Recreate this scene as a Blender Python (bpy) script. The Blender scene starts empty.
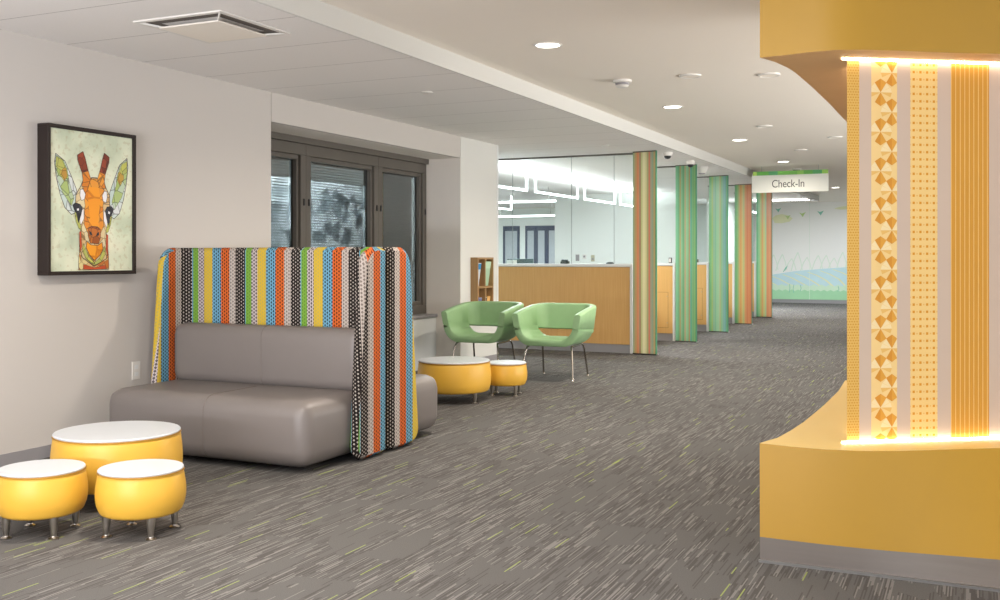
import bpy, bmesh, math, random
from mathutils import Vector, Matrix
random.seed(7)
C = bpy.context.scene.collection
PI = math.pi

# ------------------------------------------------------------------ materials
def lin(h):
    if not isinstance(h, str): return h
    out = []
    for i in (0, 2, 4):
        v = int(h[i:i+2], 16) / 255
        out.append(v/12.92 if v <= .04045 else ((v+.055)/1.055)**2.4)
    return (*out, 1)

class NT:
    def __init__(s, name):
        s.m = bpy.data.materials.new(name); s.m.use_nodes = True
        s.t = s.m.node_tree; s.t.nodes.clear()
        s.out = s.t.nodes.new('ShaderNodeOutputMaterial')
    def n(s, typ, **kw):
        nd = s.t.nodes.new(typ)
        for k, v in kw.items(): setattr(nd, k, v)
        return nd
    def put(s, sock, v):
        if v is None: return
        if isinstance(v, bpy.types.NodeSocket): s.t.links.new(v, sock)
        else: sock.default_value = v
    def math(s, op, a, b=None, c=None, clamp=False):
        nd = s.n('ShaderNodeMath', operation=op); nd.use_clamp = clamp
        for i, v in enumerate((a, b, c)): s.put(nd.inputs[i], v)
        return nd.outputs[0]
    def mix(s, f, a, b, blend='MIX'):
        nd = s.n('ShaderNodeMix', data_type='RGBA', blend_type=blend)
        s.put(nd.inputs[0], f); s.put(nd.inputs[6], a); s.put(nd.inputs[7], b)
        return nd.outputs[2]
    def coord(s, which='Object'):
        return s.n('ShaderNodeTexCoord').outputs[which]
    def sep(s, v):
        nd = s.n('ShaderNodeSeparateXYZ'); s.put(nd.inputs[0], v); return nd.outputs
    def comb(s, x=0, y=0, z=0):
        nd = s.n('ShaderNodeCombineXYZ')
        for i, v in enumerate((x, y, z)): s.put(nd.inputs[i], v)
        return nd.outputs[0]
    def noise(s, v, scale, detail=2, out=0):
        nd = s.n('ShaderNodeTexNoise'); s.put(nd.inputs['Vector'], v)
        nd.inputs['Scale'].default_value = scale; nd.inputs['Detail'].default_value = detail
        return nd.outputs[out]
    def white(s, v):
        nd = s.n('ShaderNodeTexWhiteNoise', noise_dimensions='3D'); s.put(nd.inputs['Vector'], v); return nd.outputs
    def ramp(s, f, stops, const=False):
        nd = s.n('ShaderNodeValToRGB'); r = nd.color_ramp
        if const: r.interpolation = 'CONSTANT'
        while len(r.elements) > 1: r.elements.remove(r.elements[-1])
        r.elements[0].position = stops[0][0]; r.elements[0].color = lin(stops[0][1])
        for p, c in stops[1:]:
            e = r.elements.new(p); e.color = lin(c)
        s.put(nd.inputs[0], f); return nd.outputs[0]
    def bsdf(s, col, rough=.6, metal=0, spec=.5, bump=None, bs=.2, bd=.01, emit=None, es=0, coat=0, trans=0):
        b = s.n('ShaderNodeBsdfPrincipled')
        s.put(b.inputs['Base Color'], lin(col) if isinstance(col, str) else col)
        s.put(b.inputs['Roughness'], rough); b.inputs['Metallic'].default_value = metal
        b.inputs['Specular IOR Level'].default_value = spec
        b.inputs['Coat Weight'].default_value = coat
        if emit is not None:
            s.put(b.inputs['Emission Color'], lin(emit) if isinstance(emit, str) else emit); b.inputs['Emission Strength'].default_value = es
        if bump is not None:
            bp = s.n('ShaderNodeBump'); bp.inputs['Strength'].default_value = bs; bp.inputs['Distance'].default_value = bd
            s.put(bp.inputs['Height'], bump); s.t.links.new(bp.outputs[0], b.inputs['Normal'])
        s.t.links.new(b.outputs[0], s.out.inputs[0]); return s.m

def plain(name, col, rough=.6, metal=0, spec=.5, var=.06, scale=6, bump=0, coat=0):
    t = NT(name); v = t.coord()
    nz = t.noise(v, scale, 3)
    c = lin(col); d = tuple(x*(1-var) for x in c[:3])+(1,); e = tuple(min(1, x*(1+var)) for x in c[:3])+(1,)
    cc = t.mix(nz, d, e)
    return t.bsdf(cc, rough, metal, spec, bump=t.noise(v, scale*40, 2) if bump else None, bs=bump, bd=.003, coat=coat)

def emitmat(name, col, strength):
    t = NT(name); e = t.n('ShaderNodeEmission'); e.inputs[0].default_value = lin(col); e.inputs[1].default_value = strength
    t.t.links.new(e.outputs[0], t.out.inputs[0]); return t.m

def glassmat(name, tint, refl):
    t = NT(name)
    tr = t.n('ShaderNodeBsdfTransparent'); tr.inputs[0].default_value = lin(tint)
    gl = t.n('ShaderNodeBsdfGlossy'); gl.inputs['Roughness'].default_value = .02
    lw = t.n('ShaderNodeLayerWeight'); lw.inputs[0].default_value = .5
    f = t.math('MULTIPLY', t.math('MULTIPLY_ADD', t.math('POWER', lw.outputs['Facing'], 5.0), .96, .04), refl, clamp=True)
    mx = t.n('ShaderNodeMixShader'); t.put(mx.inputs[0], f)
    t.t.links.new(tr.outputs[0], mx.inputs[1]); t.t.links.new(gl.outputs[0], mx.inputs[2])
    t.t.links.new(mx.outputs[0], t.out.inputs[0]); return t.m

def carpet():
    t = NT('carpet'); v = t.coord('Object'); x, y, z = t.sep(v)
    col = t.math('FLOOR', t.math('DIVIDE', x, .0050))
    rc = t.white(t.comb(col, 3.7, 0))[0]
    yy = t.math('ADD', t.math('DIVIDE', y, .15), t.math('MULTIPLY', rc, 37.0))
    row = t.math('FLOOR', yy)
    r = t.white(t.comb(col, row, 1.3))[0]
    r2 = t.white(t.comb(col, row, 9.1))[0]
    # where the dashes gather: broken stepped patches, rest is plain loop pile
    warp = t.noise(v, 1.3, 2, out=1)
    wv = t.n('ShaderNodeVectorMath', operation='MULTIPLY_ADD')
    t.put(wv.inputs[0], warp); wv.inputs[1].default_value = (.5, .5, 0); t.put(wv.inputs[2], v)
    vor = t.n('ShaderNodeTexVoronoi', feature='DISTANCE_TO_EDGE'); vor.inputs['Scale'].default_value = 2.6
    mp = t.n('ShaderNodeMapping'); mp.inputs['Scale'].default_value = (1.25, .62, 1); mp.inputs['Rotation'].default_value = (0, 0, .35)
    t.put(mp.inputs[0], wv.outputs[0]); t.put(vor.inputs['Vector'], mp.outputs[0])
    edge = t.math('LESS_THAN', vor.outputs['Distance'], .11)
    patch = t.math('GREATER_THAN', t.noise(v, 2.0, 2), .52)
    dense = t.math('MAXIMUM', edge, patch)
    dens = t.math('MULTIPLY_ADD', dense, .30, .04)
    dark = t.math('LESS_THAN', r, dens)
    light = t.math('GREATER_THAN', r, t.math('SUBTRACT', 1.0, t.math('MULTIPLY', dens, .5)))
    lime = t.math('MULTIPLY', t.math('GREATER_THAN', r2, .992), t.math('GREATER_THAN', t.noise(v, 1.1, 1), .42))
    fine = t.noise(v, 260, 2); big = t.noise(v, .7, 2)
    base = t.mix(fine, lin('484746'), lin('6d6c6a'))
    base = t.mix(t.math('MULTIPLY', big, .35), base, lin('575453'))
    cc = t.mix(t.math('MULTIPLY', dark, .45), base, lin('3a3432'))
    cc = t.mix(t.math('MULTIPLY', light, .32), cc, lin('9c9895'))
    cc = t.mix(t.math('MULTIPLY', lime, .6), cc, lin('9fae58'))
    return t.bsdf(cc, .95, 0, .1, bump=t.noise(v, 300, 2), bs=.4, bd=.004)

def ceiling_tiles():
    t = NT('ceiling_tile'); v = t.coord('Object'); x, y, z = t.sep(v)
    fr = t.math('FRACT', t.math('DIVIDE', t.math('ADD', y, -4.12+61), .607))
    line = t.math('LESS_THAN', fr, .011)
    sp = t.noise(v, 180, 2)
    cc = t.mix(sp, lin('e2dfdc'), lin('eeebe8'))
    cc = t.mix(t.math('MULTIPLY', line, .55), cc, lin('6b6660'))
    return t.bsdf(cc, .9, 0, .2, bump=sp, bs=.1, bd=.002)

def wood(name, a, b, scale=1.0, axis='z', rough=.45):
    t = NT(name); v = t.coord('Object'); mp = t.n('ShaderNodeMapping')
    mp.inputs['Scale'].default_value = {'z': (60*scale, 60*scale, 2.2*scale), 'x': (2.2*scale, 60*scale, 60*scale)}[axis]
    t.put(mp.inputs[0], v); n1 = t.noise(mp.outputs[0], 1, 4); n2 = t.noise(v, 1.5, 2)
    f = t.math('MULTIPLY_ADD', n2, .35, t.math('MULTIPLY', n1, .75), clamp=True)
    return t.bsdf(t.mix(f, lin(a), lin(b)), rough, 0, .4)

def weave():
    t = NT('striped_weave'); u, v, _ = t.sep(t.coord('UV'))
    P = .445
    f = t.math('FRACT', t.math('DIVIDE', u, P))
    W = [('o', .155), ('w', .118), ('k', .175), ('b', .012), ('g', .10), ('t', .115), ('y', .155), ('B', .17)]
    A = dict(o='c9632b', w='b3aaa3', k='1f1a18', b='6fa6bf', g='6f9a3c', t='bdb3b4', y='c4a535', B='6a9fb9')
    D = dict(o='3a1a10', w='655b55', k='b9b0a8', b='5b98b4', g='557a2c', t='33292b', y='a59a55', B='1c2429')
    pos = 0; sa = []; sd = []
    for k, w in W:
        sa.append((pos, A[k])); sd.append((pos, D[k])); pos += w
    ca = t.ramp(f, sa, True); cd = t.ramp(f, sd, True)
    s = .0175
    iu = t.math('FLOOR', t.math('DIVIDE', u, s)); 
    vv = t.math('ADD', t.math('DIVIDE', v, s*1.25), t.math('MULTIPLY', t.math('MODULO', iu, 2.0), .5))
    fu = t.math('ABSOLUTE', t.math('SUBTRACT', t.math('FRACT', t.math('DIVIDE', u, s)), .5))
    fv = t.math('ABSOLUTE', t.math('SUBTRACT', t.math('FRACT', vv), .5))
    th = dict(o=.44, w=.42, k=.30, b=.2, g=.38, t=.5, y=.40, B=.46); pos = 0; st = []
    for k, w in W: st.append((pos, (th[k], th[k], th[k], 1))); pos += w
    dot = t.math('LESS_THAN', t.math('ADD', fu, fv), t.ramp(f, st, True))
    dot = t.math('MULTIPLY', dot, .85)
    cc = t.mix(dot, ca, cd)
    return t.bsdf(cc, .85, 0, .2, bump=t.math('ADD', fu, fv), bs=.35, bd=.003)

def fin_mat(name, stops, pale=.08):
    """clear resin panel with vertical colour lines; stops along its own width"""
    t = NT(name); g = t.coord('Object'); x, y, z = t.sep(g)
    f = t.math('MULTIPLY_ADD', x, 1/.31, .5)
    c = t.ramp(f, stops, True)
    ln = t.white(t.comb(t.math('FLOOR', t.math('MULTIPLY', f, 44)), 2.0, 5.0))[0]
    c = t.mix(t.math('MULTIPLY', ln, .14), c, lin('efe6c4'))
    c = t.mix(pale, c, lin('f4efd8'))
    b = t.n('ShaderNodeBsdfPrincipled'); t.put(b.inputs['Base Color'], c); b.inputs['Roughness'].default_value = .22
    tl = t.n('ShaderNodeBsdfTranslucent'); t.put(tl.inputs[0], c)
    mx = t.n('ShaderNodeMixShader'); mx.inputs[0].default_value = .35
    t.t.links.new(b.outputs[0], mx.inputs[1]); t.t.links.new(tl.outputs[0], mx.inputs[2]); t.t.links.new(mx.outputs[0], t.out.inputs[0])
    return t.m

def paper_dots(name, base, dot, s, size, stag=True):
    t = NT(name); u, v, _ = t.sep(t.coord('UV'))
    row = t.math('FLOOR', t.math('DIVIDE', v, s))
    uu = t.math('ADD', t.math('DIVIDE', u, s), t.math('MULTIPLY', t.math('MODULO', row, 2.0), .5 if stag else 0))
    fu = t.math('ABSOLUTE', t.math('SUBTRACT', t.math('FRACT', uu), .5))
    fv = t.math('ABSOLUTE', t.math('SUBTRACT', t.math('FRACT', t.math('DIVIDE', v, s)), .5))
    if stag: m = t.math('LESS_THAN', t.math('ADD', fu, t.math('MULTIPLY', fv, 1.2)), size)
    else:
        m = t.math('LESS_THAN', t.math('MAXIMUM', fu, fv), size)
        ou = t.math('ABSOLUTE', t.math('SUBTRACT', t.math('FRACT', t.math('ADD', t.math('DIVIDE', u, s), .5)), .5))
        m2 = t.math('LESS_THAN', t.math('MAXIMUM', ou, fv), size*.62)
        m = t.math('MAXIMUM', m, t.math('MULTIPLY', m2, .45))
    return t.bsdf(t.mix(m, lin(base), lin(dot)), .75, 0, .2)

def paper_lines(name):
    t = NT(name); u, v, _ = t.sep(t.coord('UV'))
    f = t.math('FRACT', t.math('DIVIDE', u, .0195))
    m = t.math('LESS_THAN', f, .17)
    c = t.mix(m, lin('be8936'), lin('d2ad69'))
    return t.bsdf(c, .75, 0, .2)

def art_paint(name, a, b, crack=24, line='2b2420', lw=.035):
    t = NT(name); v = t.coord('Object')
    vo = t.n('ShaderNodeTexVoronoi', feature='DISTANCE_TO_EDGE'); vo.inputs['Scale'].default_value = crack; t.put(vo.inputs['Vector'], v)
    vc = t.n('ShaderNodeTexVoronoi'); vc.inputs['Scale'].default_value = crack; t.put(vc.inputs['Vector'], v)
    k = t.sep(vc.outputs['Color'])[0]
    c = t.mix(k, lin(a), lin(b))
    e = t.math('LESS_THAN', vo.outputs['Distance'], lw)
    return t.bsdf(t.mix(t.math('MULTIPLY', e, .6), c, lin(line)), .6, 0, .3)

def canvas_paint():
    t = NT('mottled_canvas'); v = t.coord('Object')
    n1 = t.noise(v, 4.5, 6); n2 = t.noise(v, 38, 3)
    c = t.ramp(n1, [(.3, 'b2bda4'), (.5, 'd0d7be'), (.68, 'e2e3cb')])
    c = t.mix(t.math('MULTIPLY', t.math('GREATER_THAN', n2, .6), .25), c, lin('a88f5d'))
    return t.bsdf(c, .7, 0, .25)

def facade():
    t = NT('faceted_facade'); v = t.coord('Object')
    vo = t.n('ShaderNodeTexVoronoi'); vo.inputs['Scale'].default_value = 8; t.put(vo.inputs['Vector'], v)
    k = t.sep(vo.outputs['Color'])[0]
    n1 = t.noise(v, 9, 5)
    f = t.math('MULTIPLY_ADD', n1, .5, t.math('MULTIPLY', k, .5))
    return t.bsdf(t.ramp(f, [(.24, '4c5256'), (.42, '9aa3a8'), (.6, 'eceff1')]), .7)

M = {}
M['carpet'] = carpet(); M['tile'] = ceiling_tiles()
M['wall'] = plain('wall_paint', 'c3beb8', .85, var=.015, scale=2)
M['wall_white'] = plain('white_paint', 'd6d6d1', .85, var=.015, scale=2)
M['ceil'] = plain('ceiling_paint', 'ece5da', .9, var=.015, scale=1.5)
M['reveal'] = plain('reveal_paint', 'e0dad2', .85, var=.02)
M['base'] = plain('baseboard_vinyl', '8f8d8f', .6, var=.04)
M['office_wall'] = plain('office_paint', 'e6ebe8', .85, var=.015)
M['vinyl'] = plain('grey_vinyl', '716b68', .42, var=.05, scale=3, bump=.05)
M['seam'] = plain('seam_thread', '6b625d', .7)
M['weave'] = weave()
M['yel_vinyl'] = plain('yellow_vinyl', 'd6a73c', .42, var=.06, scale=5, bump=.06)
M['laminate'] = plain('white_laminate', 'c3c8cd', .3, var=.01)
M['steel'] = plain('brushed_steel', 'b9b3ab', .28, 1, var=.08)
M['chrome'] = plain('chrome', 'a9a39b', .14, 1, var=.04)
M['green'] = plain('green_vinyl', '8fb384', .5, var=.09, scale=9, bump=.06)
M['green_dark'] = plain('green_seam', '5d8350', .6)
M['frame_wood'] = plain('dark_frame', '21150f', .7, var=.1, scale=8)
M['bronze'] = plain('bronze_frame', '5b564f', .45, 0, var=.06)
M['slat'] = plain('blind_slat', '7d8285', .5, var=.05)
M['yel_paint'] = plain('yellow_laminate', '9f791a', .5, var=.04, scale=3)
M['yel_top_lit'] = plain('yellow_top_lit', 'd6b668', .45, var=.03, scale=3)  # paler than the bench sides: LED light on the top put into the colour
M['kick'] = wood('grey_kick_base', '544e49', '6c655f', .5, 'x')
M['metal_strip'] = plain('metal_strip', 'a7a6a4', .3, .9)
M['paper'] = plain('pale_paper', 'b7a493', .8, var=.02)
M['honey'] = paper_dots('honeycomb_paper', 'c9a358', 'b5852f', .0105, .40)
M['squares'] = paper_dots('square_dot_paper', 'd8b877', 'c48524', .0285, .17, False)
M['lines'] = paper_lines('pinstripe_paper')
M['tri_base'] = plain('facet_pale', 'd8ba7c', .75, var=.03, scale=30)
M['tri_mid'] = plain('facet_mid', 'd0a75c', .75, var=.03)
M['tri_lite'] = plain('facet_light', 'dac697', .75, var=.03)
M['tri_dark'] = plain('facet_dark', 'be8020', .75, var=.03)
M['tri_dark2'] = plain('facet_dark_half', 'c78f30', .75, var=.03)
M['led'] = emitmat('warm_led', 'ffecd0', 14)
M['lamp'] = emitmat('lamp_white', 'fffaf0', 9)
M['tube'] = emitmat('tube_white', 'f3f9ff', 7)
M['oak'] = wood('oak_veneer', 'bd8f50', 'd8ad70', 1.0, 'z')
M['oak2'] = wood('maple_veneer', 'c39550', 'dbb272', 1.0, 'z')
M['rack'] = wood('rack_wood', '8a6a45', 'ad8b60', 1.2, 'z')
M['cap'] = plain('white_cap', 'dcdedd', .4, var=.02)
M['glass'] = glassmat('clear_glass', 'f6faf8', .8)
M['winglass'] = glassmat('window_glass', '9aa0a0', 3.2)
M['edge'] = plain('glass_joint', '7d8886', .3)
M['navy'] = plain('navy_frame', '2d3852', .5)
M['shade'] = plain('grey_shade', 'aab1b8', .7)
M['black'] = plain('black_plastic', '1f2224', .4)
M['teal_dark'] = plain('dark_teal_plastic', '2d4448', .4)
M['dev'] = plain('white_plastic', 'dcd9d3', .5, var=.02)
M['dark_gap'] = plain('dark_slot', '2f2b28', .7)
M['sign'] = plain('sign_board', 'd9dad2', .5, var=.01)
M['ink'] = plain('sign_ink', '3a3d3c', .6)
t = NT('sign_green'); xx = t.sep(t.coord('Object'))[0]
M['sign_green'] = t.bsdf(t.ramp(t.math('FRACT', t.math('MULTIPLY', xx, .89)), [(0, '6aa84a'), (.1, '83b755'), (.18, '5d9f45'), (.3, '4f9a5c'), (.42, '8fbf55'), (.5, 'a5cb5d'), (.56, '5fa748'), (.72, '4e9a63'), (.84, '6db24c')], True), .5)
M['facade'] = facade()
M['canvas'] = canvas_paint()

# ------------------------------------------------------------------ mesh helpers
def link(name, me, parent=None):
    o = bpy.data.objects.new(name, me); C.objects.link(o)
    if parent: o.parent = parent
    return o
def obj(name, bm, mats, parent=None, smooth=False, loc=None, rot=None):
    me = bpy.data.meshes.new(name)
    bmesh.ops.recalc_face_normals(bm, faces=bm.faces[:])
    bm.to_mesh(me); bm.free()
    for m in (mats if isinstance(mats, (list, tuple)) else [mats]): me.materials.append(m)
    if smooth:
        for p in me.polygons: p.use_smooth = True
        if smooth != 'all':
            try: me.set_sharp_from_angle(angle=math.radians(smooth if smooth is not True else 40))
            except Exception: pass
    o = link(name, me, parent)
    if loc: o.location = loc
    if rot: o.rotation_euler = rot
    return o
def tag(o, label, cat, group=None, kind=None):
    if label: o['label'] = label
    if cat: o['category'] = cat
    if group: o['group'] = group
    if kind: o['kind'] = kind
    return o
def struct(name, bm, m, parent=None):
    o = obj(name, bm, m, parent)
    if not parent: o['kind'] = 'structure'
    return o
def thing(name, label, cat, loc=(0, 0, 0), rz=0, group=None):
    o = link(name, None); o.location = loc; o.rotation_euler = (0, 0, rz); o.empty_display_size = .1
    return tag(o, label, cat, group)
def box(x0, x1, y0, y1, z0, z1, bm=None, mi=0, bev=0, seg=2):
    tmp = bmesh.new()
    vs = [tmp.verts.new(p) for p in ((x0,y0,z0),(x1,y0,z0),(x1,y1,z0),(x0,y1,z0),(x0,y0,z1),(x1,y0,z1),(x1,y1,z1),(x0,y1,z1))]
    for f in ((0,3,2,1),(4,5,6,7),(0,1,5,4),(1,2,6,5),(2,3,7,6),(3,0,4,7)): tmp.faces.new([vs[i] for i in f])
    if bev: bmesh.ops.bevel(tmp, geom=tmp.edges[:], offset=bev, segments=seg, profile=.5, affect='EDGES')
    return merge(bm, tmp, mi)
def merge(bm, tmp, mi=0):
    if bm is None:
        for f in tmp.faces: f.material_index = mi
        return tmp
    mp = {}
    for v in tmp.verts: mp[v] = bm.verts.new(v.co)
    for f in tmp.faces:
        try:
            g = bm.faces.new([mp[v] for v in f.verts]); g.material_index = mi
        except ValueError: pass
    tmp.free(); return bm
def lathe(prof, seg=48, bm=None, cx=0, cy=0, cz=0, mi=0):
    bm = bm or bmesh.new(); rings = []
    for r, z in prof:
        if r < 1e-6: rings.append([bm.verts.new((cx, cy, cz+z))])
        else: rings.append([bm.verts.new((cx+r*math.cos(2*PI*k/seg), cy+r*math.sin(2*PI*k/seg), cz+z)) for k in range(seg)])
    for a, b in zip(rings, rings[1:]):
        for k in range(seg):
            l = (k+1) % seg
            if len(a) == 1 and len(b) == 1: continue
            if len(a) == 1: f = bm.faces.new((a[0], b[k], b[l]))
            elif len(b) == 1: f = bm.faces.new((a[k], a[l], b[0]))
            else: f = bm.faces.new((a[k], a[l], b[l], b[k]))
            f.material_index = mi
    return bm
def tube(pts, r, seg=10, bm=None, mi=0, caps=True):
    bm = bm or bmesh.new(); pts = [Vector(p) for p in pts]; n = len(pts); rings = []
    rs = r if isinstance(r, (list, tuple)) else [r]*n
    nrm = None
    for i, p in enumerate(pts):
        d = (pts[min(i+1, n-1)] - pts[max(i-1, 0)]).normalized()
        if nrm is None: nrm = d.orthogonal().normalized()
        nrm = (nrm - d*nrm.dot(d)).normalized(); bn = d.cross(nrm)
        rings.append([bm.verts.new(p + (nrm*math.cos(2*PI*k/seg)+bn*math.sin(2*PI*k/seg))*rs[i]) for k in range(seg)])
    for a, b in zip(rings, rings[1:]):
        for k in range(seg):
            f = bm.faces.new((a[k], a[(k+1)%seg], b[(k+1)%seg], b[k])); f.material_index = mi
    if caps:
        for R in (rings[0], rings[-1]):
            try: bm.faces.new(R).material_index = mi
            except ValueError: pass
    return bm
def arc(cx, cy, r, a0, a1, n=8):
    return [(cx+r*math.cos(math.radians(a0+(a1-a0)*i/n)), cy+r*math.sin(math.radians(a0+(a1-a0)*i/n))) for i in range(n+1)]
def prism(poly, z0, z1, bm=None, mi=0):
    bm = bm or bmesh.new()
    a = [bm.verts.new((x, y, z0)) for x, y in poly]; b = [bm.verts.new((x, y, z1)) for x, y in poly]; n = len(poly)
    for f in (bm.faces.new(a[::-1]), bm.faces.new(b)): f.material_index = mi
    for k in range(n): bm.faces.new((a[k], a[(k+1)%n], b[(k+1)%n], b[k])).material_index = mi
    return bm
def copy_tree(o, parent=None):
    c = o.copy(); C.objects.link(c)
    if parent: c.parent = parent
    for ch in list(o.children): copy_tree(ch, c)
    return c

# ------------------------------------------------------------------ setting
WX = -4.92           # face of the left wall
LOW, HIGH = 2.44, 2.56
SOF = -3.24
struct('floor', box(-13, 4.2, -2.5, 27, -.06, 0), M['carpet'])
struct('ceiling', box(-13, SOF, -2.5, 24, LOW, LOW+.2), M['tile'])
struct('ceiling', box(SOF+.02, 4.2, -2.5, 27, HIGH, HIGH+.08), M['ceil'])
struct('ceiling', box(-13, SOF+.02, 24.02, 27, HIGH, HIGH+.08), M['ceil'])
struct('trim_20', box(-13, SOF+.02, 24, 24.02, LOW-.004, HIGH+.05), M['wall_white'])
struct('trim_1', box(SOF, SOF+.02, -2.5, 24, LOW-.004, HIGH+.05), M['wall_white'])
# left wall with a full height window recess
R0, R1, WE = 6.376, 9.57, 10.49
HEAD = 2.215
b = box(WX-.6, WX, -2.5, R0, 0, LOW)
struct('wall_left', b, M['wall'])
struct('wall_left', box(WX-.6, WX, R0+.006, R1-.006, HEAD, LOW), M['wall'])
struct('wall_left', box(WX-.6, WX, R1, WE, 0, LOW), M['wall_white'])
struct('trim_2', box(WX-.41, WX-.001, R1-.004, R1+.004, 0, HEAD), M['reveal'])
struct('trim_3', box(WX-.60, WX-.05, R0, R1, HEAD-.001, HEAD+.004), M['reveal'])
struct('baseboard_left', box(WX, WX+.008, -2.5, R0, 0, .07), M['base'])
struct('baseboard_left', box(WX, WX+.008, R1, WE, 0, .07), M['base'])
struct('trim_4', box(WX-.02, WX+.004, WE-.03, WE+.012, 0, LOW), M['cap'])
# mural wall, right wall, office walls
MY = 26.8
struct('wall_back', box(-13, 4.2, MY, MY+.15, 0, HIGH), M['office_wall'])
struct('baseboard_back', box(-13, 4.2, MY-.015, MY, 0, .1), M['base'])
struct('wall_right', box(3.6, 3.75, 13.0, MY, 0, HIGH), M['wall'])
struct('wall_office', box(-7.85, -5.2, 19.5, 19.65, 0, LOW), M['office_wall'])
struct('wall_office_left', box(-13.1, -13, 11, MY, 0, LOW), M['office_wall'])
struct('wall_office_front', box(-13, WX-.6, WE, WE+.12, 0, LOW), M['office_wall'])
struct('wall_office_side', box(-5.3, -5.2, 22.0, MY, 0, LOW), M['office_wall'])

struct('wall_dark_facing', box(-6.7, WX-.6, WE-.03, WE, 0, LOW), M['bronze'])  # dark sheet added so the lit wall looks dark through the right pane
# windows in the recess
FX = -5.33
def window_unit(name, y0, y1, label):
    fr = bmesh.new(); w = .075
    for (a, bb, c, d) in ((y0, y1, .565, .66), (y0, y1, 2.06, 2.16), (y0, y0+w, .66, 2.06), (y1-w, y1, .66, 2.06)):
        box(FX-.07, FX, a, bb, c, d, fr, bev=.004, seg=1)
    # stepped inner sash
    for (a, bb, c, d) in ((y0+w, y1-w, .66, .70), (y0+w, y1-w, 2.02, 2.06), (y0+w, y0+w+.03, .70, 2.02), (y1-w-.03, y1-w, .70, 2.02)):
        box(FX-.09, FX-.025, a, bb, c, d, fr, bev=.003, seg=1)
    o = struct(name, fr, M['bronze'])
    struct('pane', box(FX-.07, FX-.064, y0+w+.02, y1-w-.02, .69, 2.03), M['winglass'], o)
    for yy in (y0+.028, y1-.045):
        struct('latch', box(FX, FX+.012, yy, yy+.018, 1.62, 1.68, bev=.003, seg=1), M['black'], o)
    return o
wins = [(6.36, 7.40), (7.40, 8.60), (8.60, 9.57)]
for i, (a, bb) in enumerate(wins): window_unit('window_%d' % (i+1), a, bb, '')
struct('trim_5', box(FX-.1, FX+.03, R0-.01, R1, 2.16, HEAD), M['bronze'])
for i, (a, bb) in enumerate(wins):
    t_ = thing('window_blind', ['grey slatted blind in the left window, behind the sofa screens', 'grey slatted blind in the middle window, widest of the window wall', 'grey slatted blind in the narrow dark window at the right of the recess'][i], 'blind', (FX-.13, (a+bb)/2, .72), group='window blinds')
    hw = (bb-a)/2-.09; sl = bmesh.new()
    for k in range(52):
        z = .02 + k*.0245
        tmp = bmesh.new()
        tilt = .35
        v = [tmp.verts.new(p) for p in ((-.011, -hw, z-.011*tilt), (.011, -hw, z+.011*tilt), (.011, hw, z+.011*tilt), (-.011, hw, z-.011*tilt))]
        tmp.faces.new(v); merge(sl, tmp)
    obj('slats', sl, M['slat'], t_)
    obj('head_rail', box(-.02, .02, -hw, hw, 1.29, 1.33), M['slat'], t_)
    obj('bottom_rail', box(-.012, .012, -hw, hw, 0, .012), M['slat'], t_)
    cd = bmesh.new()
    for yy in (-hw*.6, hw*.6): tube([(.014, yy, .01), (.014, yy, 1.3)], .0015, 5, cd)
    obj('cord', cd, M['slat'], t_)
# what stands outside the window
ext = obj('neighbouring_facade', box(-6.7, -6.5, 5.0, 10.4, 0, 2.0), M['facade']); tag(ext, 'pale faceted stone facade seen through the window blinds', 'building')
# sill cabinet in the recess
t_ = thing('window_cabinet', 'low white cabinet under the windows with a grey sill top', 'cabinet', (WX-.36, (R0+R1)/2, 0))
hl = (R1-R0)/2
obj('body', box(-.12, .07, -hl+.004, hl-.006, 0, .535), M['cap'], t_)
obj('sill_top', box(-.12, .09, -hl+.004, hl-.006, .535, .565, bev=.004), M['base'], t_)
for k in range(1, 4): obj('panel_joint', box(.0695, .0715, -hl+k*hl/2-.003, -hl+k*hl/2+.003, .02, .53), M['base'], t_)

# ------------------------------------------------------------------ giraffe picture
pic = thing('framed_print', 'square framed giraffe face print hung on the left wall', 'picture', (WX, 4.556, 1.503))
D, HW, HH = .088, .341, .440
fr = bmesh.new()
for (y0, y1, z0, z1) in ((-HW, HW, -HH, -HH+.022), (-HW, HW, HH-.022, HH), (-HW, -HW+.022, -HH+.022, HH-.022), (HW-.022, HW, -HH+.022, HH-.022)):
    box(0.001, D, y0, y1, z0, z1, fr, bev=.002, seg=1)
obj('frame', fr, M['frame_wood'], pic)
cw, ch = HW-.026, HH-.026
obj('canvas', box(.01, D-.014, -cw-.003, cw+.003, -ch-.003, ch+.003), M['canvas'], pic)
ga = {'ear': art_paint('ear_green', '9fb35c', 'b9c9b4', 16), 'ear2': art_paint('ear_pale', 'b7cac3', 'd3d6d6', 14), 'ear3': art_paint('ear_tan', 'b5893d', 'c5b84f', 18),
      'horn': art_paint('horn_brown', '6b2f20', '99442a', 22), 'org': art_paint('face_orange', 'cf7a26', 'e39a3a', 17), 'org2': art_paint('face_bright', 'e08a1f', 'ee9f2c', 6, 'b8661c'),
      'side': art_paint('face_side', 'c99a5c', 'd8cfa8', 22), 'dk': art_paint('eye_dark', '23242c', '3a3d46', 14), 'wh': plain('patch_white', 'e4e2e4', .6),
      'brn': art_paint('muzzle_brown', '8f4b22', 'b86a2c', 20), 'neck': art_paint('neck_mix', 'b96a2e', 'd8c98f', 26), 'line': plain('outline_dark', '3a2a22', .6), 'yg': art_paint('yellow_green', 'c3c25a', 'a8ad62', 20), 'red': plain('rust_red', 'b8481f', .6)}
keys = list(ga)
art = bmesh.new(); layer = [0]
def A(x, y):   # crop coordinates of the picture to its own plane
    u = .515+(x-222)/260*1.10; top = 82+26*u; bot = 537-32*u
    return (-cw + u*2*cw, ch - (y-top)/(bot-top)*2*ch)
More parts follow.
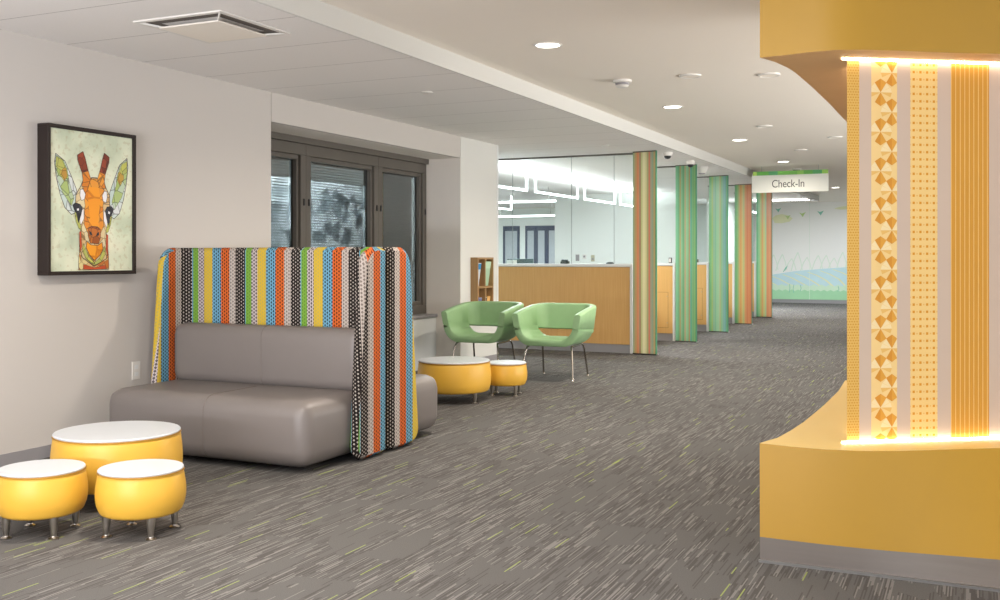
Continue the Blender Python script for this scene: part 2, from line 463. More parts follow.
def poly(key, pts, grow=0):
    layer[0] += 1; x = D-.0135 + layer[0]*.00012
    P = [A(*p) for p in pts]
    vs = [art.verts.new((x, a, c)) for a, c in P]
    es = [art.edges.new((vs[i], vs[(i+1) % len(vs)])) for i in range(len(vs))]
    r = bmesh.ops.triangle_fill(art, edges=es, use_beauty=True)
    for f in r['geom']:
        if isinstance(f, bmesh.types.BMFace): f.material_index = keys.index(key)
    if grow:
        n = len(P)
        for i in range(n):
            a, c = Vector(P[i]), Vector(P[(i+1) % n]); d = (c-a)
            if d.length < 1e-6: continue
            nn = Vector((-d.y, d.x)).normalized()*grow
            q = [a+nn, c+nn, c-nn, a-nn]
            f = art.faces.new([art.verts.new((x+.00006, w.x, w.y)) for w in q]); f.material_index = keys.index('line')
def mir(pts):  # mirror about the face's centre line, x 222 (perspective narrows the far side a little)
    return [(222+(222-x)*.93, y+((222-x)*.05)) for x, y in pts]
def both(key, pts, g=0): poly(key, pts, g); poly(key, mir(pts), g)
neck = [(182, 440), (178, 490), (178, 525), (266, 512), (265, 470), (262, 440)]
poly('neck', neck, .0015)
both('ear2', [(115, 162), (112, 190), (117, 240), (127, 290), (140, 332), (158, 352), (172, 345), (176, 310), (172, 272), (158, 232), (140, 185)], .002)
both('ear', [(116, 168), (114, 200), (120, 245), (134, 285), (158, 325), (165, 300), (152, 250), (146, 210), (135, 182)], .001)
both('ear3', [(128, 195), (126, 225), (138, 250), (147, 232), (143, 208)], .0008)
both('yg', [(116, 172), (116, 205), (130, 215), (140, 205), (132, 182)], .0008)
face = [(193, 236), (206, 238), (215, 232), (230, 232), (238, 238), (250, 240), (257, 262), (268, 285), (268, 330), (264, 372), (257, 405), (262, 450), (258, 480), (222, 508), (188, 484), (180, 450), (185, 405), (174, 372), (168, 330), (170, 290), (183, 262)]
poly('side', face, .0022)
poly('org', [(196, 240), (215, 236), (232, 236), (248, 244), (252, 275), (248, 320), (250, 380), (240, 405), (203, 405), (193, 380), (196, 320), (190, 275)], .0012)
poly('org2', [(206, 262), (236, 262), (240, 300), (234, 360), (236, 385), (208, 385), (210, 360), (204, 300)], 0)
both('horn', [(174, 164), (190, 152), (196, 172), (202, 200), (205, 212), (187, 218), (180, 196), (175, 180)], .0018)
both('org', [(187, 218), (205, 212), (212, 236), (205, 262), (186, 262), (190, 242)], .0014)
both('wh', [(182, 271), (190, 270), (197, 285), (194, 302), (185, 306), (181, 290)], .0016)
both('wh', [(184, 340), (192, 330), (192, 362), (184, 382), (180, 372)], .0008)
both('yg', [(166, 345), (176, 340), (181, 372), (186, 400), (178, 395), (170, 372)], .001)
both('dk', [(160, 322), (168, 314), (182, 318), (188, 330), (184, 352), (176, 378), (172, 350), (165, 338)], .0008)
both('wh', [(172, 333), (178, 331), (178, 338), (173, 339)])
poly('brn', [(204, 392), (213, 384), (231, 384), (240, 392), (240, 415), (234, 437), (210, 437), (204, 415)], .0016)
both('dk', [(207, 398), (214, 404), (217, 413), (208, 410)])
poly('org2', [(200, 432), (212, 442), (232, 442), (245, 430), (247, 452), (238, 472), (223, 490), (208, 474), (198, 452)], .0016)
both('red', [(179, 405), (184, 402), (186, 450), (180, 470)], .0008)
both('yg', [(190, 440), (196, 455), (206, 480), (222, 496), (222, 505), (200, 490), (188, 465)], .001)
poly('red', [(190, 505), (222, 512), (255, 500), (255, 512), (222, 518), (190, 521)], .0008)
obj('giraffe_print', art, [ga[k] for k in keys], pic)

# wall outlet behind the ottomans
ol = thing('wall_outlet', 'white outlet plate low on the left wall beside the grey sofa', 'outlet', (WX, 4.98, .38))
obj('plate', box(0, .006, -.035, .035, 0, .115, bev=.002), M['dev'], ol)
obj('socket', box(.006, .008, -.016, .016, .022, .048, bev=.0008, seg=1), M['cap'], ol); obj('socket', box(.006, .008, -.016, .016, .067, .093, bev=.0008, seg=1), M['cap'], ol)

# ------------------------------------------------------------------ high-back sofas
def screen(L, DEP, H, th, lean):
    """upholstered U shaped screen: back along X, wings towards -Y, its own grid with a fabric UV"""
    bm = bmesh.new(); uv = bm.loops.layers.uv.new('UVMap'); rc = .06
    def path(off):   # centre line offset
        hx = L/2-off; pts = []
        pts += [(-hx, -DEP), (-hx, -rc-off)]
        pts += [p for p in arc(-hx+rc, -rc-off, rc, 180, 90, 8)][1:]
        pts += [p for p in arc(hx-rc, -rc-off, rc, 90, 0, 8)]
        pts += [(hx, -DEP)]
        return pts
    mid = path(th/2)
    cum = [0]
    for a, c in zip(mid, mid[1:]): cum.append(cum[-1]+math.dist(a, c))
    LEN = cum[-1]
    def at(s, off):
        P = path(off)
        for i in range(len(cum)-1):
            if s <= cum[i+1]+1e-9:
                k = (s-cum[i])/max(1e-9, cum[i+1]-cum[i]); break
        a, c = P[i], P[i+1]
        return (a[0]+(c[0]-a[0])*k, a[1]+(c[1]-a[1])*k)
    z0 = .03; r1, r2 = .10, .075
    zs = [z0+r2*(1-math.cos(i*PI/12)) for i in range(7)] + [z0+r2+(H-z0-r1-r2)*i/8 for i in range(1, 8)] + [H-r1*(1-math.sin(i*PI/12)) for i in range(7)]
    def inset(z):
        a = lean*(z-z0)/(H-z0)
        if z < z0+r2: a += r2-math.sqrt(max(0, r2*r2-(r2-(z-z0))**2))
        if z > H-r1: a += r1-math.sqrt(max(0, r1*r1-(z-(H-r1))**2))
        return a
    NS = 72
    offs = [0, -1, 0]
    rows = {}
    def grid(kind):
        g = []
        for z in zs:
            ins = inset(z); row = []
            for i in range(NS+1):
                s = ins + (LEN-2*ins)*i/NS
                x, y = at(s, 0 if kind == 'o' else th)
                row.append((bm.verts.new((x, y, z)), s, z))
            g.append(row)
        return g
    go, gi = grid('o'), grid('i')
    def face(q, flip):
        f = bm.faces.new([w[0] for w in q]); f.smooth = True
        for lp, w in zip(f.loops, q):
            lp[uv].uv = (w[1] + .300 + (.06*w[1]/LEN if flip else 0), w[2])
    for g, flip in ((go, True), (gi, False)):
        for a, c in zip(g, g[1:]):
            for i in range(NS): face((a[i], a[i+1], c[i+1], c[i]), flip)
    # rounded rim all round
    def rim(i_, j_):
        lo = [go[j][i] for i, j in zip(i_, j_)]; li = [gi[j][i] for i, j in zip(i_, j_)]
        n = len(lo); mids = []; ctr = [(a_[0].co+b_[0].co)/2 for a_, b_ in zip(lo, li)]; sgn = None
        for k in range(n):
            T = ctr[(k+1) % (n-1)] - ctr[(k-1) % (n-1)]; N = lo[k][0].co-li[k][0].co
            d = T.cross(N); d = d.normalized() if d.length > 1e-9 else Vector((0, 0, 1))
            if k == 10: sgn = -1 if d.y > 0 else 1
            mids.append(d)
        mids = [(bm.verts.new(ctr[k]+mids[k]*sgn*th*.40), 0, 0) for k in range(n)]
        for k in range(n-1):
            def off(q, kk, w):
                ds = -1 if i_[kk] == 0 else (1 if i_[kk] == NS else 0); dz = -1 if j_[kk] == 0 else (1 if j_[kk] == len(zs)-1 else 0)
                return (q[0], lo[kk][1]+ds*w, lo[kk][2]+dz*w)
            face((lo[k], lo[k+1], off(mids[k+1], k+1, .03), off(mids[k], k, .03)), False)
            face((off(mids[k], k, .03), off(mids[k+1], k+1, .03), off(li[k+1], k+1, .06), off(li[k], k, .06)), False)
    nz = len(zs)
    loopi = [0]*nz + list(range(1, NS+1)) + [NS]*(nz-1) + list(range(NS-1, -1, -1))
    loopj = list(range(nz)) + [nz-1]*NS + list(range(nz-2, -1, -1)) + [0]*NS
    rim(loopi, loopj)
    return bm
def seam_loop(xc, y0, y1, z0, z1, r, full=True):
    p = [(xc, y1-.05, z1)] if full else []
    pts = [(y1-r, z1), (y0+r, z1)] + arc(y0+r, z1-r, r, 90, 180, 8)[1:] + [(y0, z0+r)] + arc(y0+r, z0+r, r, 180, 235, 4)[1:]
    return tube([(xc, y, z) for y, z in pts], .0022, 6)
def make_sofa():
    L, DEP = 1.565, .76
    s = thing('high_back_sofa', 'x', 'sofa')
    st_ = obj('seat', box(-L/2+.055, L/2-.055, -DEP, -.075, .03, .392, bev=.09, seg=7), M['vinyl'], s, smooth='all')
    obj('seam', seam_loop(0.03, -DEP, -.2, .03, .392, .09), M['seam'], st_)
    bc_ = obj('back_cushion', box(-L/2+.085, L/2-.06, -.235, -.06, .375, .75, bev=.07, seg=6), M['vinyl'], s, smooth='all')
    obj('seam', seam_loop(0.02, -.235, -.08, .375, .75, .07), M['seam'], bc_)
    sc = obj('screen', screen(L, .345, 1.208, .055, .10), M['weave'], s)
    for x in (-L/2+.3, L/2-.3):
        for y in (-DEP+.28, -.15): obj('glide', lathe([(0, 0), (.03, 0), (.03, .05), (0, .05)], 16, None, x, y), M['black'], s)
    return s
sofa = make_sofa(); sofa.location = (-3.953, 5.235, 0)
sofa['label'] = 'grey seated sofa with striped high-back screen, facing the camera'
s2 = copy_tree(sofa); s2.location = (-3.953, 5.245, 0); s2.rotation_euler = (0, 0, PI)
s2['label'] = 'striped high-back sofa turned away from the camera, back to back with the other'
for s in (sofa, s2): s['group'] = 'back to back high sofas'

# ------------------------------------------------------------------ ottomans
def make_ottoman(R, H, leg_h, legr, a0, name):
    o = thing(name, 'x', 'ottoman')
    k = .022
    prof = [(0, leg_h)]
    zb, zt = leg_h, H-.012
    for r, z in arc(R-.012-k*1.2, zb+k*1.2, k*1.2, -90, -20, 5): prof.append((r, z))
    for i in range(1, 9):
        f = i/9; z = zb+k*1.2+(zt-k-zb-k*1.2)*f
        prof.append((R-.012+.012*math.sin(PI*(.12+.8*f)), z))
    for r, z in arc(R-.008-k, zt-k, k, 15, 90, 5): prof.append((r, z))
    prof.append((0, zt))
    obj('body', lathe(prof, 64), M['yel_vinyl'], o, smooth=50)
    tr = R-.010
    obj('top', lathe([(0, zt), (tr-.004, zt), (tr, zt+.004), (tr, H-.004), (tr-.003, H), (0, H)], 64), M['laminate'], o, smooth=30)
    obj('welt', lathe([(tr-.01, zt-.006), (tr+.0035, zt-.003), (tr-.002, zt+.001)], 64), M['seam'] if False else plain_cache('welt_brown', 'a87a26'), o, smooth='all')
    for q in range(4):
        a = a0+q*PI/2; x, y = legr*math.cos(a), legr*math.sin(a)
        lg = obj('leg', lathe([(0, .012), (.011, .012), (.017, leg_h*.7), (.0185, leg_h+.012), (0, leg_h+.012)], 20, None, x, y), M['steel'], o, smooth=40)
        obj('foot', lathe([(0, 0), (.021, 0), (.022, .005), (.012, .011), (.011, .014), (0, .014)], 20, None, x, y), M['steel'], lg, smooth=40)
    return o
_pc = {}
def plain_cache(n, c):
    if n not in _pc: _pc[n] = plain(n, c, .6)
    return _pc[n]
small = make_ottoman(.184, .278, .088, .142, math.radians(-30), 'ottoman')
small.location = (-3.215, 3.285, 0); small['label'] = 'small yellow round ottoman with white top, nearest in front of the big one'
sm2 = copy_tree(small); sm2.location = (-3.597, 3.105, 0); sm2.rotation_euler.z = math.radians(8); sm2['label'] = 'small yellow ottoman with white top cut by the left picture edge'
sm3 = copy_tree(small); sm3.location = (-3.62, 7.88, 0); sm3['label'] = 'small yellow ottoman with white top in front of the green chairs'
for s in (small, sm2, sm3): s['group'] = 'small yellow ottomans'
big = make_ottoman(.300, .335, .085, .235, math.radians(-18), 'ottoman')
big.location = (-3.75, 3.68, 0); big['label'] = 'large low yellow ottoman with white top in front of the grey sofa seat'
bg2 = copy_tree(big); bg2.location = (-3.847, 7.37, 0); bg2['label'] = 'large low yellow ottoman with white top behind the striped sofas'
for s in (big, bg2): s['group'] = 'large yellow ottomans'

# ------------------------------------------------------------------ green tub chairs
def sweep(path_secs, closed_sec=True, cap=True):
    bm = bmesh.new(); R = [[bm.verts.new(p) for p in sec] for sec in path_secs]
    n = len(R[0])
    for a, c in zip(R, R[1:]):
        for k in range(n): bm.faces.new((a[k], a[(k+1)%n], c[(k+1)%n], c[k]))
    if cap:
        bm.faces.new(R[0][::-1]); bm.faces.new(R[-1])
    return bm
def make_chair():
    c = thing('lounge_chair', 'x', 'chair')
    HWX, Y0, Y1, th = .328, -.30, .30, .066
    # lower bucket: U in front view, run along the depth
    def uprof(off, zb):
        w = HWX-off; r = .17-off*.6
        pts = [(-w-.003, .488), (-w, .47)] + [(x, z) for x, z in arc(-w+r, zb+r, r, 180, 270, 8)] + [(x, z) for x, z in arc(w-r, zb+r, r, 270, 360, 8)] + [(w, .47), (w+.003, .488)]
        return pts
    outer = uprof(0, .324); inner = uprof(th, .324+.066)
    secs = []
    for i, (y, e) in enumerate(((Y0, .014), (Y0+.012, 0), (-.1, 0), (.1, 0), (Y1-.145, 0), (Y1-.13, .014))):
        tz = .036*min(1, max(0, (y-Y0)/(Y1-Y0)))
        sec = []
        for (x, z) in outer: sec.append((x*(1-e*1.6), y, z+(e if z < .45 else 0)-(tz if z > .46 else 0)))
        for (x, z) in inner[::-1]: sec.append((x*(1+e*.6) if abs(x) > .1 else x, y, z-(e if z < .45 else 0)-(tz if z > .46 else 0)))
        if y > .12:   # rear of the seat narrows under the back band
            sec = [(x*.985, yy, z) for x, yy, z in sec]
        secs.append(sec)
    obj('seat', sweep(secs), M['green'], c, smooth=50)
    # upper band: U in plan, arms to back
    def plan(off):
        w = HWX-off; r = .17-off
        return [(-w, Y0), (-w, -.2), (-w, -.1), (-w, 0)] + arc(-w+r, Y1-off-r, r, 180, 90, 10) + arc(w-r, Y1-off-r, r, 90, 0, 10) + [(w, 0), (w, -.1), (w, -.2), (w, Y0)]
    po, pi_ = plan(0), plan(th); secs = []
    n = len(po)
    for i in range(n):
        (xo, yo), (xi, yi) = po[i], pi_[i]
        f = min(1, max(0, (yo-Y0)/(Y1-Y0)))
        zt = .632+.078*f**.8; zb = .490-.036*f
        fl = .045
        ox, oy = xo*(1+fl*1.5), yo + (.03 if yo > .1 else 0)*((yo-.1)/.2 if yo > .1 else 0)
        ix, iy = xi*(1+fl*1.5), yi + (.03 if yo > .1 else 0)*((yo-.1)/.2 if yo > .1 else 0)
        e = .012
        def L(a, b, k): return (a[0]+(b[0]-a[0])*k, a[1]+(b[1]-a[1])*k)
        sec = [(*L((xo, yo), (xi, yi), .18), zb-.0), (xo, yo, zb+e), (ox, oy, zt-.02), (*L((ox, oy), (ix, iy), .08), zt-.006), (*L((ox, oy), (ix, iy), .3), zt), (*L((ox, oy), (ix, iy), .7), zt), (*L((ox, oy), (ix, iy), .92), zt-.006), (ix, iy, zt-.02), (xi, yi, zb+e), (*L((xo, yo), (xi, yi), .82), zb)]
        if i in (0, n-1): # soften the arm ends
            cx = sum(p[0] for p in sec)/len(sec); cz = sum(p[2] for p in sec)/len(sec)
            secs_end = [(cx+(p[0]-cx)*.86, p[1]-.010, cz+(p[2]-cz)*.95) for p in sec]
            if i == 0: secs.append(secs_end); secs.append(sec)
            else: secs.append(sec); secs.append(secs_end)
        else: secs.append(sec)
    obj('back_band', sweep(secs), M['green'], c, smooth=50)
    # dark seam between arm and seat
    for s in (-1, 1):
        obj('seam', box(min(s*.268, s*.312), max(s*.268, s*.312), Y0+.02, -.05, .4795, .488), M['green_dark'], c)
    for s in (-1, 1):
        for (fx, fy, tx, ty) in ((.265, -.295, .228, -.22), (.232, .255, .215, .18)):
            pts = [(s*fx, fy, .012), (s*(fx*.12+tx*.88), fy*.12+ty*.88, .275), (s*(tx-.005), ty*.97, .308), (s*(tx-.012), ty*.86, .319)]
            lg = tube(pts, .0095, 10)
            lg = obj('leg', lg, M['chrome'], c, smooth=50)
            obj('glide', lathe([(0, 0), (.014, 0), (.014, .008), (.0095, .016), (0, .016)], 14, None, s*fx, fy, 0), M['chrome'], lg, smooth=50)
        obj('rail', tube([(s*.223, -.19, .319), (s*.203, .16, .319)], .0095, 10), M['chrome'], c, smooth=50)
    return c
ch = make_chair(); ch.location = (-3.69, 9.22, 0); ch.rotation_euler.z = math.radians(2)
ch['label'] = 'green tub lounge chair on chrome legs, in front of the oak counter'
c2 = copy_tree(ch); c2.location = (-4.49, 9.28, 0); c2.rotation_euler.z = math.radians(2); c2['label'] = 'green tub lounge chair on chrome legs, beside the window recess and brochure rack'
ch['group'] = c2['group'] = 'green lounge chairs'

# ------------------------------------------------------------------ brochure rack
RY0, RY1, RZ0, RZ1, RD = 9.80, 10.20, .52, 1.165, .085
rk = thing('brochure_rack', 'wooden brochure rack with four pockets at the end of the white wall', 'rack', (WX, (RY0+RY1)/2, RZ0))
hw = (RY1-RY0)/2; hh = RZ1-RZ0
obj('side_panel', box(.001, RD, -hw, -hw+.02, 0, hh), M['rack'], rk); obj('side_panel', box(.001, RD, hw-.02, hw, 0, hh), M['rack'], rk)
obj('back_panel', box(.001, .012, -hw+.02, hw-.02, 0, hh), M['rack'], rk)
obj('divider', box(.012, RD-.004, -.01, .01, .02, hh-.02), M['rack'], rk)
for z in (0, hh/2-.01, hh-.02): obj('shelf', box(.012, RD-.002, -hw+.02, hw-.02, z, z+.02), M['rack'], rk)
def brochure(y, z, w, h, col, top, label, lean=-.14, d=.072):
    m = plain_cache('paper_'+col, col); m2 = plain_cache('paper_'+top, top)
    t_ = thing('brochure', label, 'brochure', (WX+.10-d, y, z)); t_.rotation_euler = (0, -lean, 0); t_['group'] = 'brochures in the rack'
    cv = obj('cover', box(-.004, 0, -w/2, w/2, 0, h), m, t_)
    obj('title_band', box(0, .0008, -w/2, w/2, h*.72, h*.97), m2, cv)
zm = RZ0+hh/2+.0105; zl = RZ0+.0205; yc = (RY0+RY1)/2
brochure(yc-.125, zm, .125, .255, 'cdd6dc', '2f86b8', 'white brochure with blue heading in the upper left pocket of the rack')
brochure(yc+.105, zm, .15, .270, 'a9c9ab', 'b9d6ba', 'pale green brochure in the upper right pocket of the rack')
brochure(yc-.15, zl, .08, .20, '6f6aa8', '4a4f8f', 'violet brochure in the lower left pocket of the rack')
brochure(yc-.065, zl, .07, .19, 'b4b7c6', '6d7396', 'grey blue brochure in the lower left pocket, right of the violet one')
brochure(yc+.06, zl, .075, .19, 'c9cbc4', '4f5450', 'white and dark brochure in the lower right pocket of the rack')
brochure(yc+.15, zl, .09, .20, 'd99b4e', 'e0b26b', 'orange brochure in the lower right pocket of the rack')

# ------------------------------------------------------------------ check-in bays
FR = [(-3.444, 11.767), (-3.466, 13.776), (-3.48, 15.8), (-3.523, 17.876), (-3.564, 20.03)]   # front right corner of every fin
S1 = [(0, '5f9d6a'), (.04, 'a3a468'), (.1, 'c9a24a'), (.17, 'e87a28'), (.27, '9c6a35'), (.35, 'cfd890'), (.42, 'f2f0c6'), (.54, 'e2dfa2'), (.6, 'a9b872'), (.67, 'e4562a'), (.75, '9aa58d'), (.83, '7fb08e'), (.88, 'c5a555'), (.95, '4aa06a')]
S2 = [(0, '6fbf94'), (.12, '5faf7f'), (.2, 'a8935a'), (.26, '6fb285'), (.36, '58a878'), (.44, 'b59a74'), (.5, '7fbf8f'), (.58, '66b583'), (.64, 'ad8256'), (.70, '1f9c8a'), (.78, '57a36c'), (.88, '6aa95f'), (.95, '3f9467')]
S3 = [(0, '58ad72'), (.1, '7dbb73'), (.16, '9dbb6e'), (.22, '79b694'), (.36, '8ec79d'), (.5, '9fcaa0'), (.56, 'b3b27c'), (.62, '7fbd8a'), (.72, '6fb0a6'), (.82, '6aa9b0'), (.88, '52a77b')]
S4 = [(0, '4f9e67'), (.12, '7ab76e'), (.22, 'b4a35a'), (.3, 'd39f52'), (.42, 'c7b766'), (.5, 'a8bb74'), (.58, 'd08e4f'), (.68, 'c96f37'), (.8, 'd08043'), (.92, 'c4653a')]
S5 = [(0, '57b98a'), (.12, '8fcf9f'), (.24, 'b5c977'), (.34, 'd9a869'), (.46, 'c6cf86'), (.56, 'a7cfa0'), (.66, 'd88e62'), (.8, 'dba070'), (.92, 'c98a62')]
FL = ['orange, cream and green striped fin panel, nearest in the check-in row', 'teal green striped fin panel, second in the check-in row', 'pale green and blue striped fin panel, third in the check-in row', 'green to orange striped fin panel, fourth in the check-in row', 'pale striped fin panel under the hanging sign, farthest in the row']
BL = ['long oak fronted counter with white top behind the green chairs', 'wood divider with white edge behind the nearest striped fin', 'wood divider with white edge behind the second striped fin', 'wood divider with white edge behind the third striped fin', 'wood divider with white edge behind the fourth striped fin']
for i, ((fx, fy), st) in enumerate(zip(FR, (S1, S2, S3, S4, S5))):
    W = .305; rot = -.16
    # panel centre from its right front corner
    cx = fx - W/2*math.cos(rot); cy = fy - W/2*math.sin(rot) + .02
    t_ = thing('striped_fin', FL[i], 'panel', (cx, cy, 0), rot, 'striped fins of the check-in desks')
    obj('panel', box(-W/2, W/2, -.009, .009, .012, LOW-.006, bev=.002, seg=1), fin_mat('resin_stripe', st, .24 if i == 0 else .08), t_)  # nearest fin blended paler in place of light on its front
    obj('floor_shoe', box(-W/2, W/2, -.018, .018, 0, .014), M['dark_gap'], t_)
    obj('edge_strip', box(W/2, W/2+.006, -.011, .011, .0, LOW-.001), plain_cache('fin_edge_green', '4b8f6c'), t_)
    obj('head_channel', box(-W/2, W/2, -.016, .016, LOW-.014, LOW-.0005), M['bronze'], t_)
    obj('stud', lathe([(0, 0), (.012, 0), (.012, .018), (0, .018)], 12, None, W/2+.02, -.01, 0), M['metal_strip'], t_)
    # low wall behind the fin
    rx = fx-.322; lx = -7.4 if i == 0 else -4.32
    by = cy + .075
    t_ = thing('reception_counter' if i == 0 else 'desk_divider', BL[i], 'counter' if i == 0 else 'divider', (rx, by, 0), 0, None if i == 0 else 'check-in desk dividers')
    w = rx-lx
    obj('wood_panel', box(-w, -.035, 0, .05, .105, 1.045), M['oak'] if i == 0 else M['oak2'], t_)
    obj('top_cap', box(-w, 0, -.012, .16 if i == 0 else .08, 1.05, 1.085, bev=.003, seg=1), M['cap'], t_)
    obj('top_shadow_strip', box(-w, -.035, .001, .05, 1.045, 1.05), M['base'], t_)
    obj('end_trim', box(-.035, 0, -.012, .075, 0, 1.05, bev=.003, seg=1), M['cap'], t_)
    obj('kick_base', box(-w, -.035, .012, .05, 0, .105), M['base'], t_)
    if i:
        hatch = bmesh.new(); x0, x1, z0, z1 = -.42, -.10, .18, .68
        for q in ((x0, x1, z1-.004, z1), (x0, x1, z0, z0+.004), (x1-.004, x1, z0, z1), (x0, x0+.004, z0, z1)):
            box(q[0], q[1], -.0015, .001, q[2], q[3], hatch)
        ht = obj('hatch', hatch, plain_cache('hatch_gap', '8a6a34'), t_)
        for z in (.62, .25): obj('hatch_lock', lathe([(0, 0), (.006, 0), (.006, .004), (0, .004)], 10, None), M['metal_strip'], ht, loc=(-.115, 0, z), rot=(PI/2, 0, 0))
# glass over the first counter, in panes
gy = FR[0][1]+.20
edges = [-3.775, -4.03, -4.59, -5.40, -6.3, -7.1]
for k in range(5):
    g = bmesh.new(); box(edges[k+1]+.004, edges[k]-.004, gy, gy+.01, 1.086, LOW-.002, g)
    o = struct('window_%d' % (k+4), g, M['glass'])
    struct('joint', box(edges[k]-.004, edges[k]-.001, gy-.001, gy+.011, 1.086, LOW-.002), M['edge'], o)
struct('trim_6', box(-7.4, -3.79, gy-.012, gy+.022, LOW-.02, LOW-.0005), M['bronze'])
# glass over the other dividers
for i in range(1, 5):
    fx, fy = FR[i]; rx = fx-.322; y = fy+.15
    struct('window_%d' % (i+8), box(-4.32, rx-.002, y, y+.01, 1.086, LOW-.002), M['glass'])
    struct('trim_%d' % (i+6), box(-4.32, rx-.002, y-.01, y+.02, LOW-.018, LOW-.0005), M['bronze'])
# worktops of the bays
for i in range(4):
    y0, y1 = FR[i][1]+.26, FR[i+1][1]+.06
    t_ = thing('work_desk', ['first', 'second', 'third', 'fourth'][i] + ' work desk between the check-in dividers, counted from the near counter', 'desk', (-4.66, (y0+y1)/2, 0), group='check-in work desks')
    h = (y1-y0)/2-.01
    obj('desk_top', box(-.36, .32, -h, h, .71, .74, bev=.004, seg=1), M['cap'], t_)
    for s in (-1, 1): obj('side_panel', box(-.34, .30, min(s*h, s*(h-.03)), max(s*h, s*(h-.03)), 0, .71), M['oak2'], t_)

# small things on and behind the counter
def monitor(x, y, rz, label, z=.74):
    t_ = thing('monitor', label, 'monitor', (x, y, z), rz, 'monitors on the desks')
    obj('screen', box(-.24, .24, -.02, .02, .10, .415, bev=.008), M['teal_dark'], t_)
    obj('stand', box(-.03, .03, .02, .045, .012, .25, bev=.004, seg=1), M['black'], t_)
    obj('foot', box(-.11, .11, -.07, .09, 0, .012, bev=.004, seg=1), M['black'], t_)
t_ = thing('work_desk', 'long white desk behind the oak counter glass', 'desk', (-5.35, 12.85, 0))
obj('desk_top', box(-1.0, .24, -.35, .30, .70, .73, bev=.004, seg=1), M['cap'], t_)
for s in (-1, .22): obj('side_panel', box(s, s+.02, -.33, .28, 0, .70), M['oak2'], t_)
monitor(-5.66, 12.80, 1.2, 'dark monitor behind the counter glass, beside the rack end', .73)
t_ = thing('card_terminal', 'black card terminal on the counter top behind the glass', 'card terminal', (-4.70, gy+.055, 1.0853))
tb = bmesh.new(); prism([(-.05, -.032), (.05, -.032), (.05, .03), (-.05, .03)], 0, .03, tb)
obj('base', tb, M['black'], t_); obj('keypad', box(-.042, .042, -.012, .012, .02, .055, bev=.004), M['teal_dark'], t_, rot=(.3, 0, 0))
t_ = thing('pen_tray', 'small dark pen tray on the counter top near the first fin', 'tray', (-4.10, gy+.055, 1.0853))
obj('tray', box(-.045, .045, -.03, .03, 0, .014, bev=.003), M['teal_dark'], t_); obj('pen', box(-.035, .035, -.006, .004, .0145, .022, bev=.002), M['black'], t_)
t_ = thing('paper_stack', 'short stack of white paper on the counter top by the wall end', 'paper', (-5.45, gy+.08, 1.0853))
obj('sheet', box(-.05, .05, -.05, .05, 0, .045), M['cap'], t_)
t_ = thing('desk_box', 'small brown tray on top of the third desk divider', 'tray', (-4.06, FR[2][1]+.125, 1.0853))
obj('tray', box(-.09, .09, -.025, .025, 0, .05, bev=.004), plain_cache('tray_brown', '6d6350'), t_); obj('card', box(-.05, .02, -.03, -.026, .008, .042), M['dev'], t_)
t_ = thing('name_badge', 'small black card holder on top of the second desk divider', 'card holder', (-3.86, FR[1][1]+.125, 1.0853))
obj('holder', box(-.02, .02, -.02, .02, 0, .075, bev=.004), M['black'], t_); obj('card', box(-.016, .016, -.022, -.0205, .01, .065), M['dev'], t_)
for k, (x, z) in enumerate(((-7.35, 1.09), (-7.20, 1.13), (-7.02, 1.08))):
    t_ = thing('wall_socket', ['left', 'middle', 'right'][k] + ' small plate of the three on the white office wall', 'socket', (x, 19.5, z), group='wall plates in the office')
    obj('plate', box(-.04, .04, -.008, 0, 0, .13 if k != 1 else .09, bev=.002, seg=1), [M['base'], M['dev'], plain_cache('plate_tan', 'b7b49a')][k], t_)
    obj('insert', box(-.02, .02, -.011, -.008, .03, .07), M['base'], t_)

# linear pendant lights in the office: a tube with upturned ends
def ulight(x, y0, y1, label, zb=2.14):
    t_ = thing('linear_light', label, 'light', (x, (y0+y1)/2, zb), group='linear pendant lights')
    h = (y1-y0)/2; H = LOW-.01-zb
    obj('tube', box(-.015, .015, -h, h, -.015, .015, bev=.006), M['tube'], t_)
    for s in (-1, 1): obj('riser', box(-.015, .015, min(s*h, s*(h-.030)), max(s*h, s*(h-.030)), .015, H, bev=.006), M['tube'], t_)
    for s in (-1, 1): obj('ceiling_cup', box(-.03, .03, s*(h-.015)-.03, s*(h-.015)+.03, H-.012, H+.009), M['dev'], t_)
ulight(-5.93, 12.1, 13.65, 'bright U shaped tube light nearest behind the counter glass')
ulight(-5.93, 13.95, 15.75, 'bright U shaped tube light second in the row behind the glass')
ulight(-5.93, 16.05, 17.65, 'bright U shaped tube light third in the row behind the glass')
ulight(-5.93, 17.95, 19.3, 'bright U shaped tube light last in the row, at the white wall')
ulight(-8.6, 13.9, 16.2, 'bright U shaped tube light deeper in the office on the left')
ulight(-8.6, 16.6, 19.0, 'bright U shaped tube light deeper in the office before the navy windows')
ulight(-4.35, 22.0, 23.6, 'bright U shaped tube light behind the farthest fin')
for k, (x, y, z) in enumerate(((-7.65, 17.2, 2.17), (-8.95, 20.5, 2.05))):
    t_ = thing('linear_light', ['nearer', 'farther'][k] + ' long straight tube light crossing the back of the office', 'light', (x, y, z), group='linear pendant lights')
    obj('tube', box(-.75, .75, -.02, .02, 0, .035, bev=.006), M['tube'], t_)
    for s in (-.6, .6): obj('hanger', tube([(s, 0, .035), (s, 0, LOW-z)], .006, 8), M['metal_strip'], t_)
